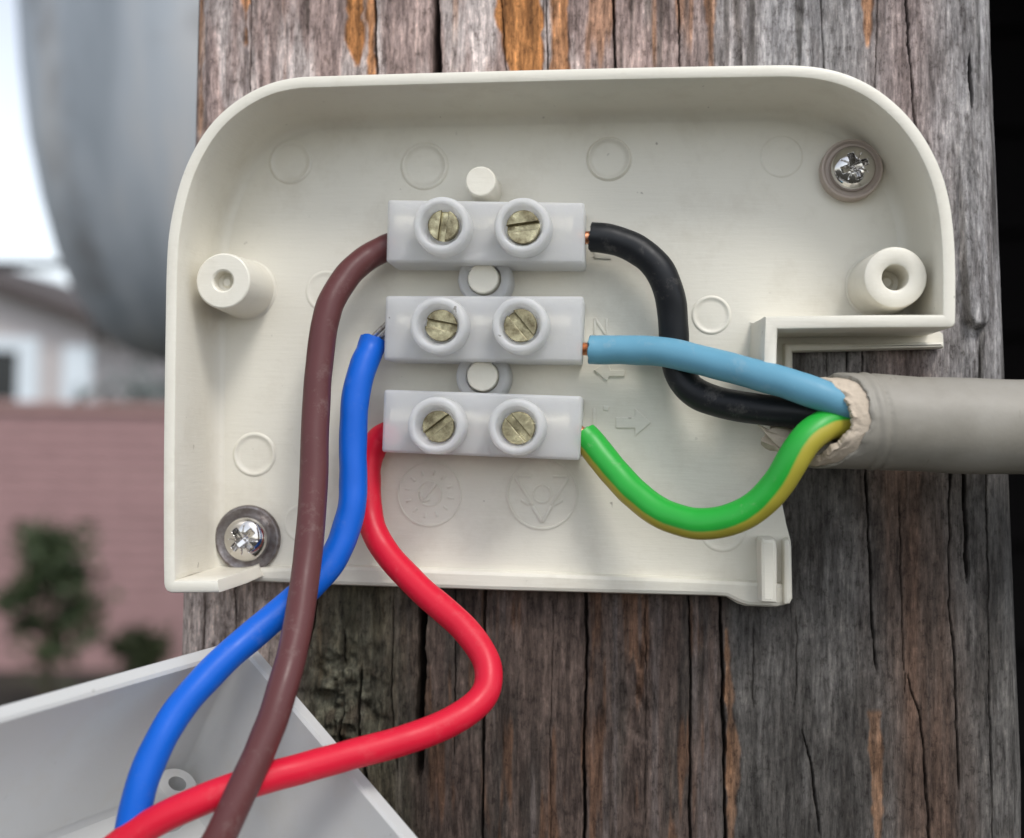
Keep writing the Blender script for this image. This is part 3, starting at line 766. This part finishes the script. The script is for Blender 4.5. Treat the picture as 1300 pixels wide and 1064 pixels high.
# ================================================================== fixing screws
def fixing_screw(px, py, r_px, ring_px_, mw, label, rot, lift=0.0):
    hb_ = 3.6 + lift; s = pxmm(px, py, hb_); c = XZ(px, py, hb_); R = r_px * s; RW = ring_px_ * s
    root = thing('fixing_screw', (c[0], -FLR * mm, c[1]), label, 'screw', 'screws fixing the box base')
    lathe('washer', c, [(RW, 1.95 * mm), (RW, (2.5 + lift) * mm), (RW * .97, (2.68 + lift) * mm), (RW * .92, (2.72 + lift) * mm), (R * 1.12, (2.45 + lift) * mm), (R * .9, (2.4 + lift) * mm)], mw, root, 64)
    nr, na = 90, 240; v = [(c[0], 0, c[1])]; fs = []
    def hgt(rr, a):
        q = rr / R
        dome = 2.55 + 1.75 * max(0, 1 - q ** 3.2) ** .5 if q < .999 else 2.4
        x, y = q * math.cos(a - rot), q * math.sin(a - rot)
        dep = 0
        for u_, w_ in ((x, y), (y, x)):
            hw = .15; ext = .60
            k = min(1, max(0, (hw - abs(w_)) / .045)) * min(1, max(0, (ext - abs(u_)) / .16)); dep = max(dep, k * (1.55 - 1.0 * abs(u_)))
        for u_, w_ in (((x + y) * .7071, (x - y) * .7071), ((x - y) * .7071, (x + y) * .7071)):
            k = min(1, max(0, (.035 - abs(w_)) / .03)) * min(1, max(0, (.66 - abs(u_)) / .1)); dep = max(dep, k * .16)
        dep = max(dep, max(0, 1 - (q / .33) ** 2) * 1.05)
        return dome - dep + lift
    v[0] = (c[0], -hgt(0, 0) * mm, c[1])
    for i in range(1, nr + 1):
        rr = R * math.sin(math.pi / 2 * i / nr) if i > nr * .6 else R * (math.sin(math.pi / 2 * .6) * i / (nr * .6))
        for k in range(na):
            a = 2 * math.pi * k / na; v.append((c[0] + rr * math.cos(a), -hgt(rr, a) * mm, c[1] + rr * math.sin(a)))
    for k in range(na): fs.append((0, 1 + k, 1 + (k + 1) % na))
    for i in range(nr - 1):
        for k in range(na):
            j = (k + 1) % na; fs.append((1 + i * na + k, 1 + (i + 1) * na + k, 1 + (i + 1) * na + j, 1 + i * na + j))
    mesh_obj('screw_head', v, fs, M_CHROME, root, angle=50)
fixing_screw(1084, 212, 30, 40, M_WASH2, 'shiny cross head screw with a brownish washer beside the boss above the cable', .35, 1.0)
fixing_screw(310, 685, 29, 41.5, M_WASH, 'shiny cross head screw with a dark grey washer beside the brown wire', .75)

# ================================================================== terminal block
TB = thing('terminal_block', tuple(WM(612, 420, 2)), 'milky white three way screw terminal strip on pegs in the box', 'terminal block')
BT = 8.6
bars = [[(492, 253.5), (742, 257), (742, 334.5), (490, 333)], [(489.5, 375.5), (741, 376), (738, 459.5), (487, 457)], [(487.5, 494.5), (739, 503), (736, 584.5), (484.5, 574)]]
def rect_round(q, n=3, r=.16):
    q = [np.array(p, float) for p in q]; out = []
    for i in range(4):
        a, b, c = q[i - 1], q[i], q[(i + 1) % 4]; d1 = (a - b) / np.linalg.norm(a - b); d2 = (c - b) / np.linalg.norm(c - b); R = 4.0
        for k in range(n + 1):
            t = k / n; out.append((b + d1 * R) * (1 - t) ** 2 + 2 * b * t * (1 - t) + (b + d2 * R) * t ** 2)
    return out
for q in bars:
    P = [XZ(p[0], p[1], BT) for p in rect_round(q)]
    prism('housing_bar', P, 2.3 * mm, BT * mm, M_TERM, TB, bev=.28 * mm, angle=50)
for cx, cy in ((615, 354), (612.5, 478)):
    s = pxmm(cx, cy, 6); c = XZ(cx, cy, 6)
    lathe('link_ring', c, [(34.5 * s, 2.2 * mm), (34 * s, 5.6 * mm), (32.5 * s, 5.9 * mm), (31 * s, 6 * mm), (21.6 * s, 6 * mm), (20.8 * s, 5.7 * mm), (20.6 * s, 2.2 * mm), (34.5 * s, 2.2 * mm)], M_TERM, TB, 56)
for q in bars:
    (ax_, ay_), (bx_, by_) = (np.array(q[0]) + q[3]) / 2, (np.array(q[1]) + q[2]) / 2
    v, fs, _, _ = tube_data(catmull([WM(ax_ + 14, ay_ - 2, 4.3), WM((ax_ + bx_) / 2, (ay_ + by_) / 2 - 2, 4.3), WM(bx_ - 14, by_ - 2, 4.3)], 4), 1.7 * mm, 24, True); mesh_obj('brass_sleeve', v, fs, M_SLEEVE, TB, angle=50)
TT, ST = 11.4, 9.5
screws = [((560, 285), (562.5, 286), 19.5, 83), ((663, 286), (664, 288), 21.5, 8), ((556, 412), (559.5, 413), 20, -11), ((660, 412), (660.5, 413), 21, -50), ((553, 540), (556, 541.5), 20, 38), ((655.5, 542), (658, 543.5), 21, -49)]
for (tx, ty), (sx, sy), sr, ang in screws:
    s = pxmm(tx, ty, TT); c = XZ(tx, ty, TT); ro, ri = 36.2 * s, 26 * s
    lathe('screw_tower', c, [(ro * 1.03, 8.0 * mm), (ro * 1.01, 10.6 * mm), (ro * .985, 11.1 * mm), (ro * .94, 11.34 * mm), (ro * .88, TT * mm), (ri * 1.12, TT * mm), (ri * 1.04, 11.28 * mm), (ri, 11.0 * mm), (ri * .97, 9.5 * mm), (ri * .89, 9.2 * mm), (ri * .85, 9.1 * mm), (ri * .84, 8.3 * mm), (0, 8.3 * mm)], M_TERM, TB, 56, angle=60)
    s = pxmm(sx, sy, ST); c = np.array(XZ(sx, sy, ST)); R = sr * s; a = math.radians(ang); w = 4.6 * s
    u = np.array([math.cos(a), math.sin(a)]); n = np.array([-u[1], u[0]])
    mb = MB(); mb.add(*lathe_data(c, [(R * .985, 8.6 * mm), (R * .985, (ST - .85) * mm), (0, (ST - .85) * mm)], 40))
    a0 = math.asin(w / R)
    for sg in (1, -1):
        seg = [c + R * (math.cos(t) * u + sg * math.sin(t) * n) for t in np.linspace(a0, math.pi - a0, 26)]
        mb.add(*prism_data(seg, (ST - .95) * mm, ST * mm, .10 * mm))
    mb.build('terminal_screw', M_BRASS, TB, angle=30)

# ================================================================== wires leaving the box
def wire(name, label, pts, dia, m, cond=None, cm=M_COPPER, cr=.7, strands=0, seed=0):
    path = wire_path(pts, 14, 12)
    root = thing(name, tuple(path[0]), label, 'wire')
    v, fs, _, _ = tube_data(path, dia / 2 * mm, 32, True, .0002, seed); mesh_obj('insulation', v, fs, m, root, angle=60)
    if cond:
        cp = [WM(*p) for p in cond]
        mb = MB()
        if strands:
            for k in range(strands):
                a = 2.4 * k; rr = .75 * mm * math.sqrt(k / strands)
                o_ = np.array([0, math.cos(a) * rr, math.sin(a) * rr]); e_ = np.array([random.uniform(-.15, .15), random.uniform(-.2, .2), random.uniform(-.2, .2)]) * mm
                v, fs, _, _ = tube_data(catmull([cp[0] + o_, (cp[0] + cp[-1]) / 2 + o_ * 1.2 + e_, cp[-1] + o_ * 1.1 + e_], 6), .19 * mm, 8, True); mb.add(v, fs)
        else:
            v, fs, _, _ = tube_data(catmull(cp, 6), cr * mm, 20, True); mb.add(v, fs)
        mb.build('conductor', cm, root, angle=60)
    return root
wire('brown_wire', 'brown insulated wire curving down from the terminal end into the loose cover',
     [(500, 311, 5), (487, 316, 5.2), (466, 327, 5.8), (441, 350, 7), (421, 382, 8.4), (410, 418, 9.4), (404.5, 470, 10.2), (401.5, 530, 11.2), (398, 600, 12.6), (392, 680, 14.5), (384, 750, 16.8), (371, 825, 19.5), (355, 885, 22), (336, 940, 24), (310, 1000, 26), (278, 1062, 27.5), (250, 1110, 28), (215, 1170, 28)], 3.05, M_BROWN, [(505, 311, 5), (497, 313, 5)], seed=1)
wire('blue_wire', 'bright blue insulated wire with bared tinned strands crossing under the brown one',
     [(474, 431, 6.4), (469, 446, 6.8), (460, 466, 7.6), (451, 505, 8.4), (448, 550, 8.8), (449, 600, 9.2), (447, 642, 9.8), (436, 684, 10.6), (414, 722, 11.8), (380, 757, 13.4), (335, 795, 15.5), (287, 836, 18.5), (245, 880, 21), (212, 925, 23), (188, 975, 24.5), (172, 1030, 25.5), (160, 1090, 26), (150, 1160, 26)], 3.1, M_BLUE, [(502, 406, 7.2), (484, 409, 7.4), (473, 433, 6.6)], M_TIN, strands=12, seed=2)
wire('red_wire', 'red insulated wire bending sharply out of the box over the timber',
     [(506, 546, 4.4), (491, 552, 4.4), (479, 562, 4.4), (471, 579, 4.5), (467, 605, 4.8), (467, 640, 5.3), (474, 674, 6.2), (494, 708, 7.4), (528, 742, 9), (566, 775, 10.6), (598, 808, 12), (618, 843, 13.4), (616, 876, 14.8), (594, 903, 16.2), (552, 926, 17.8), (497, 946, 19.6), (440, 961, 21), (380, 976, 22.4), (320, 993, 24), (255, 1016, 25.5), (190, 1048, 26.5), (130, 1090, 27)], 2.95, M_RED, [(495, 551, 4.4), (484, 556, 4.4)], M_TIN, strands=6, seed=3)

# ================================================================== incoming cable
def sheath_mat():
    m, nt, b = mat('grey_pvc_sheath'); co = coord(nt)
    n = noise_node(nt, 90, 5, .65, co)
    c = ramp(nt, n.outputs[0], [(.3, (.20, .184, .150)), (.6, (.275, .255, .217)), (.8, (.305, .286, .25))])
    sc = noise_node(nt, 1, 5, .7, coord(nt, (900, 260, 120), (0, .25, 0)))
    c = mixc(nt, ramp(nt, sc.outputs[0], [(.66, (0, 0, 0)), (.74, (.7, .7, .7))]), c, (.16, .13, .10))
    nt.links.new(c, b.inputs['Base Color']); b.inputs['Roughness'].default_value = .5; b.inputs['Specular IOR Level'].default_value = .35
    f2 = noise_node(nt, 700, 5, .65, co); bump(nt, f2.outputs[0], b, .00008, .6); return m
M_SHEATH = sheath_mat(); M_FILL = simple('crumbly_filler', (.50, .42, .33), .95, .25, 1200, 0, .0002)
def gy_mat():
    m, nt, b = mat('green_yellow_pvc')
    at = nt.nodes.new('ShaderNodeAttribute'); at.attribute_name = 'stripe'
    n = noise_node(nt, 300, 4, .6, coord(nt)); ad = nt.nodes.new('ShaderNodeMath'); ad.operation = 'MULTIPLY_ADD'
    nt.links.new(n.outputs[0], ad.inputs[0]); ad.inputs[1].default_value = .12; nt.links.new(at.outputs['Fac'], ad.inputs[2])
    f_ = ramp(nt, ad.outputs[0], [(.50, (0, 0, 0)), (.63, (1, 1, 1))])
    c = mixc(nt, f_, (.016, .34, .035), (.42, .36, .045))
    s_ = noise_node(nt, 500, 5, .75, coord(nt)); c = mixc(nt, ramp(nt, s_.outputs[0], [(.62, (0, 0, 0)), (.85, (.4, .4, .4))]), c, (.4, .38, .3))
    nt.links.new(c, b.inputs['Base Color']); b.inputs['Roughness'].default_value = .4; b.inputs['Specular IOR Level'].default_value = .4
    bump(nt, n.outputs[0], b, .00004, .5); return m
CB = thing('incoming_cable', tuple(WM(1060, 535, 8)), 'stout grey sheathed cable with a torn end and three coloured cores', 'cable')
def core(pts, m, cond, seed, dia=3.35, stripe=None, cm=M_COPPER):
    path = wire_path(pts, 14, 12); v, fs, ang, tt = tube_data(path, dia / 2 * mm, 40, True, .0002, seed)
    o = mesh_obj('core', v, fs, m, CB, angle=60); ORIG[o.name] = ORIG[CB.name]
    if stripe:
        a = o.data.attributes.new('stripe', 'FLOAT', 'POINT'); vals = [.5 + (stripe(t, A) if not (A == 0 and t == 0) else -.3) for A, t in zip(ang, tt)]
        a.data.foreach_set('value', vals)
    v, fs, _, _ = tube_data(catmull([WM(*p) for p in cond], 6), .72 * mm, 20, True); mesh_obj('conductor', v, fs, cm, o, angle=60)
    return o
c_ = core([(751, 301, 5.6), (778, 304, 5.8), (808, 316, 6.1), (834, 339, 6.3), (849, 372, 6.2), (854, 410, 5.8), (856, 448, 5.6), (866, 480, 5.9), (891, 503, 6.8), (930, 515, 8), (980, 521, 9.4), (1030, 525, 10.5), (1075, 528, 11.3), (1140, 532, 11)], M_BLACK, [(735, 303, 5.6), (744, 302, 5.6), (756, 301, 5.6)], 4); c_['label'] = 'black core'
c_ = core([(749, 444, 5.8), (780, 444.5, 6.1), (820, 445.5, 7), (865, 451, 8.2), (910, 462, 9.8), (955, 474, 11.6), (1000, 487, 13), (1040, 501, 13.8), (1080, 514, 13.5), (1140, 524, 12)], M_SKYBLUE, [(733, 444, 5.8), (742, 443, 5.8), (754, 444, 5.8)], 5, 3.25); c_['label'] = 'light blue core'
def stripe(t, A):
    e0 = math.radians(np.interp(t, [0, .25, .5, .75, 1], [40, 34, 22, 2, -12])); e1 = math.radians(150)
    mid, half = (e0 + e1) / 2, (e1 - e0) / 2
    return max(-.4, min(.4, (half - abs(A - mid)) * .8))
c_ = core([(741, 553, 5.6), (753, 566, 6), (775, 593, 7), (802, 622, 8.4), (838, 650, 10), (880, 665, 11.2), (922, 662, 12.2), (960, 643, 13), (988, 613, 13.8), (1008, 579, 14.4), (1030, 551, 14.2), (1062, 536, 13), (1120, 538, 11.5)], gy_mat(), [(731, 545, 5.4), (738, 550, 5.5), (748, 560, 5.8)], 6, 3.3, stripe); c_['label'] = 'green core with a yellow stripe'

def make_sheath():
    ctr = smooth_path(catmull([WM(*p) for p in [(940, 541, 12.0), (1060, 535, 11.6), (1150, 537, 10.8), (1250, 541, 9.8), (1350, 544, 8.6), (1500, 549, 7.2), (1700, 556, 6.2), (2000, 568, 5.6)]], 24), 20)
    T = np.gradient(ctr, axis=0); T /= np.linalg.norm(T, axis=1)[:, None]
    cum = np.concatenate([[0], np.cumsum(np.linalg.norm(np.diff(ctr, axis=0), axis=1))]); xs_px = toPix(ctr)[0]
    seg = 168; angs = np.linspace(-180, 180, seg, endpoint=False)
    def pt(s, a, rad):
        c = np.array([np.interp(s, cum, ctr[:, k]) for k in range(3)]); t = np.array([np.interp(s, cum, T[:, k]) for k in range(3)]); t /= np.linalg.norm(t)
        ref = np.array([0, -1.0, 0]); N = ref - t * (ref @ t); N /= np.linalg.norm(N); B = np.cross(t, N); return c + (N * math.cos(a) + B * math.sin(a)) * rad
    def sleeve(name, R, Ri, keys, m, end_px, rag_px, seed, lump, creases):
        """hollow sleeve; keys: (angle from the front, pixel column where it starts)"""
        rng = np.random.RandomState(seed); ca = np.concatenate([angs[seg // 2:], angs[:seg // 2]])
        th = np.radians(angs); nz = fbm((np.cos(th) + 2) * 4.5, (np.sin(th) + 2) * 4.5, seed, 4) - .5
        st = np.interp(angs, [k[0] for k in keys], [k[1] for k in keys]) + nz * rag_px + (rng.rand(seg) - .5) * rag_px * .12
        s0 = np.interp(st, xs_px, cum); L = cum[-1] if end_px is None else np.interp(end_px, xs_px, cum)
        us = np.concatenate([np.linspace(0, 1, 40) ** 1.6 * .16, np.linspace(.17, 1, 90 if end_px is None else 16)])
        rows = [('i', .5 if end_px else .12), ('i', .2 if end_px else .03), ('i', .0)] + [('o', u) for u in us]; v = []; fs = []
        for kind, u in rows:
            for k in range(seg):
                s = s0[k] + u * (L - s0[k]); a = th[k]; xp = np.interp(s, cum, xs_px); rad = Ri if kind == 'i' else R
                if kind == 'o':
                    dpx = (xp - st[k]); rag = math.exp(-dpx / 9.0)
                    rad += (vnoise(k * .21, dpx * .16 + seed, 8) - .55) * lump * mm * rag - .12 * mm * math.exp(-dpx / 1.5)
                    if creases:
                        for rx, amp, w_ in ((1094, .13, 2.6), (1108, .17, 2.6), (1101, -.07, 5), (1170, .05, 4), (1222, .04, 5)): rad -= amp * mm * math.exp(-((xp - rx - 7 * math.sin(a + .6)) / w_) ** 2)
                        rad += .07 * mm * math.sin(xp * .021 + a) + .05 * mm * math.sin(xp * .05 + 2 * a)
                v.append(pt(s, a, rad))
        n = len(rows)
        for i in range(n - 1):
            for k in range(seg):
                j = (k + 1) % seg; fs.append((i * seg + k, i * seg + j, (i + 1) * seg + j, (i + 1) * seg + k))
        if end_px is None: fs.append(tuple((n - 1) * seg + k for k in range(seg)))
        mesh_obj(name, v, fs, m, CB, angle=50)
    sleeve('sheath', 4.98 * mm, 4.55 * mm, [(-180, 1030), (-140, 1035), (-110, 1052), (-90, 1062), (-60, 1078), (-30, 1088), (0, 1090), (30, 1080), (60, 1058), (90, 1033), (120, 1020), (150, 1022), (180, 1030)], M_SHEATH, None, 12, 3, .22, True)
    sleeve('filler', 4.58 * mm, 3.7 * mm, [(-180, 985), (-150, 990), (-120, 1012), (-90, 1030), (-60, 1046), (-30, 1062), (-5, 1067), (20, 1060), (45, 1046), (70, 1031), (90, 1024), (115, 1004), (140, 984), (165, 974), (180, 985)], M_FILL, 1150, 20, 5, .9, False)
    # crumbly bedding round the cores
    v = []; fs = []; sg = 72; nr = 14; sF = np.interp(1084, xs_px, cum)
    for i in range(nr):
        rad = 3.9 * mm * (1 - i / (nr - .99))
        for k in range(sg):
            a = 2 * math.pi * k / sg; q = i / (nr - 1)
            v.append(pt(sF + (fbm(np.array([k * .33 * (1 - q * .7)]), np.array([i * .6]), 21, 3)[0] - .5) * 2.4 * mm, a, rad))
    for i in range(nr - 1):
        for k in range(sg):
            j = (k + 1) % sg; fs.append((i * sg + k, i * sg + j, (i + 1) * sg + j, (i + 1) * sg + k))
    mesh_obj('bedding', v, fs, M_FILL, CB, angle=25)
    # torn flake of bedding hanging on behind the black core
    mb = MB(); rng2 = random.Random(2)
    pts = [(962, 540), (975, 546), (990, 538), (1010, 540), (1040, 545), (1042, 575), (1015, 585), (998, 572), (985, 566), (974, 553)]
    f0 = [WM(x, y, 8.2 + rng2.uniform(-.4, .4)) for x, y in pts]; f1 = [WM(x + rng2.uniform(-2, 2), y + rng2.uniform(-2, 2), 9.0 + rng2.uniform(-.5, .6)) for x, y in pts]
    n_ = len(pts); ctr_ = WM(1000, 556, 9.5)
    mb.add(f0 + f1 + [ctr_], [(i, (i + 1) % n_, n_ + (i + 1) % n_, n_ + i) for i in range(n_)] + [(n_ + i, n_ + (i + 1) % n_, 2 * n_) for i in range(n_)] + [tuple(range(n_))[::-1]])
    mb.build('torn_flake', M_FILL, CB, smooth=False)
make_sheath()

# ================================================================== loose cover
def make_cover():
    A = W(314, 807, .009)
    u = np.array([-.51339, -.85378, -.08655]); v_ = np.array([.72457, -.37722, -.57681]); w = np.array([-.45982, .35884, -.81228])
    Lu, Lv, Dw, th = .055, .084, .0225, .0018
    root = thing('box_cover', tuple(A + (u * Lu + v_ * Lv) / 2 + w * Dw), 'loose white plastic cover lying open below the box with wires running into it', 'cover')
    def pt(a, b, c): return A + u * a + v_ * b + w * c
    def rr(inset, r, n=8):
        out = []
        for (cu, cv, a0) in ((0, 0, 180), (Lu, 0, 270), (Lu, Lv, 0), (0, Lv, 90)):
            su, sv = (1 if cu == 0 else -1), (1 if cv == 0 else -1); q = max(r - inset, .0002)
            c = (cu + su * (inset + q), cv + sv * (inset + q))
            for k in range(n + 1):
                t = math.radians(a0 + 90 * k / n); out.append((c[0] + q * math.cos(t), c[1] + q * math.sin(t)))
        return out
    r = .0028
    def ring(ins, dep): return [pt(a, b, dep) for a, b in rr(ins, r)]
    rings = [ring(.0006, Dw), ring(0, Dw - .0008), ring(0, .0003), ring(.0003, 0), ring(th - .0003, 0), ring(th, .0003), ring(th + .0002, Dw - .0025), ring(th + .0008, Dw - .0018)]
    n = len(rings[0]); v = [p for q in rings for p in q]; fs = []
    for i in range(len(rings) - 1):
        for k in range(n): fs.append((i * n + k, i * n + (k + 1) % n, (i + 1) * n + (k + 1) % n, (i + 1) * n + k))
    mesh_obj('cover_wall', v, fs, M_LID, root, angle=40)
    mb = MB(); a_, b_ = ring(.0007, Dw - .0001), ring(th + .0007, Dw - .0018)
    mb.add(a_ + b_, [tuple(range(n)), tuple(range(n, 2 * n))] + [(i, (i + 1) % n, n + (i + 1) % n, n + i) for i in range(n)]); mb.build('cover_panel', M_LID, root, angle=40)
    # short boss in the corner
    cb = (th + .0042, th + .0028); v = []; fs = []; sg = 32
    for rad, dep in ((.0026, Dw - .001), (.0024, Dw - .0062), (.0021, Dw - .0066), (.0010, Dw - .0066), (.0009, Dw - .004)):
        for k in range(sg): v.append(pt(cb[0] + rad * math.cos(2 * math.pi * k / sg), cb[1] + rad * math.sin(2 * math.pi * k / sg), dep))
    for i in range(4):
        for k in range(sg): fs.append((i * sg + k, i * sg + (k + 1) % sg, (i + 1) * sg + (k + 1) % sg, (i + 1) * sg + k))
    fs.append(tuple(4 * sg + k for k in range(sg))); mesh_obj('cover_boss', v, fs, M_LID, root, angle=40)
make_cover()
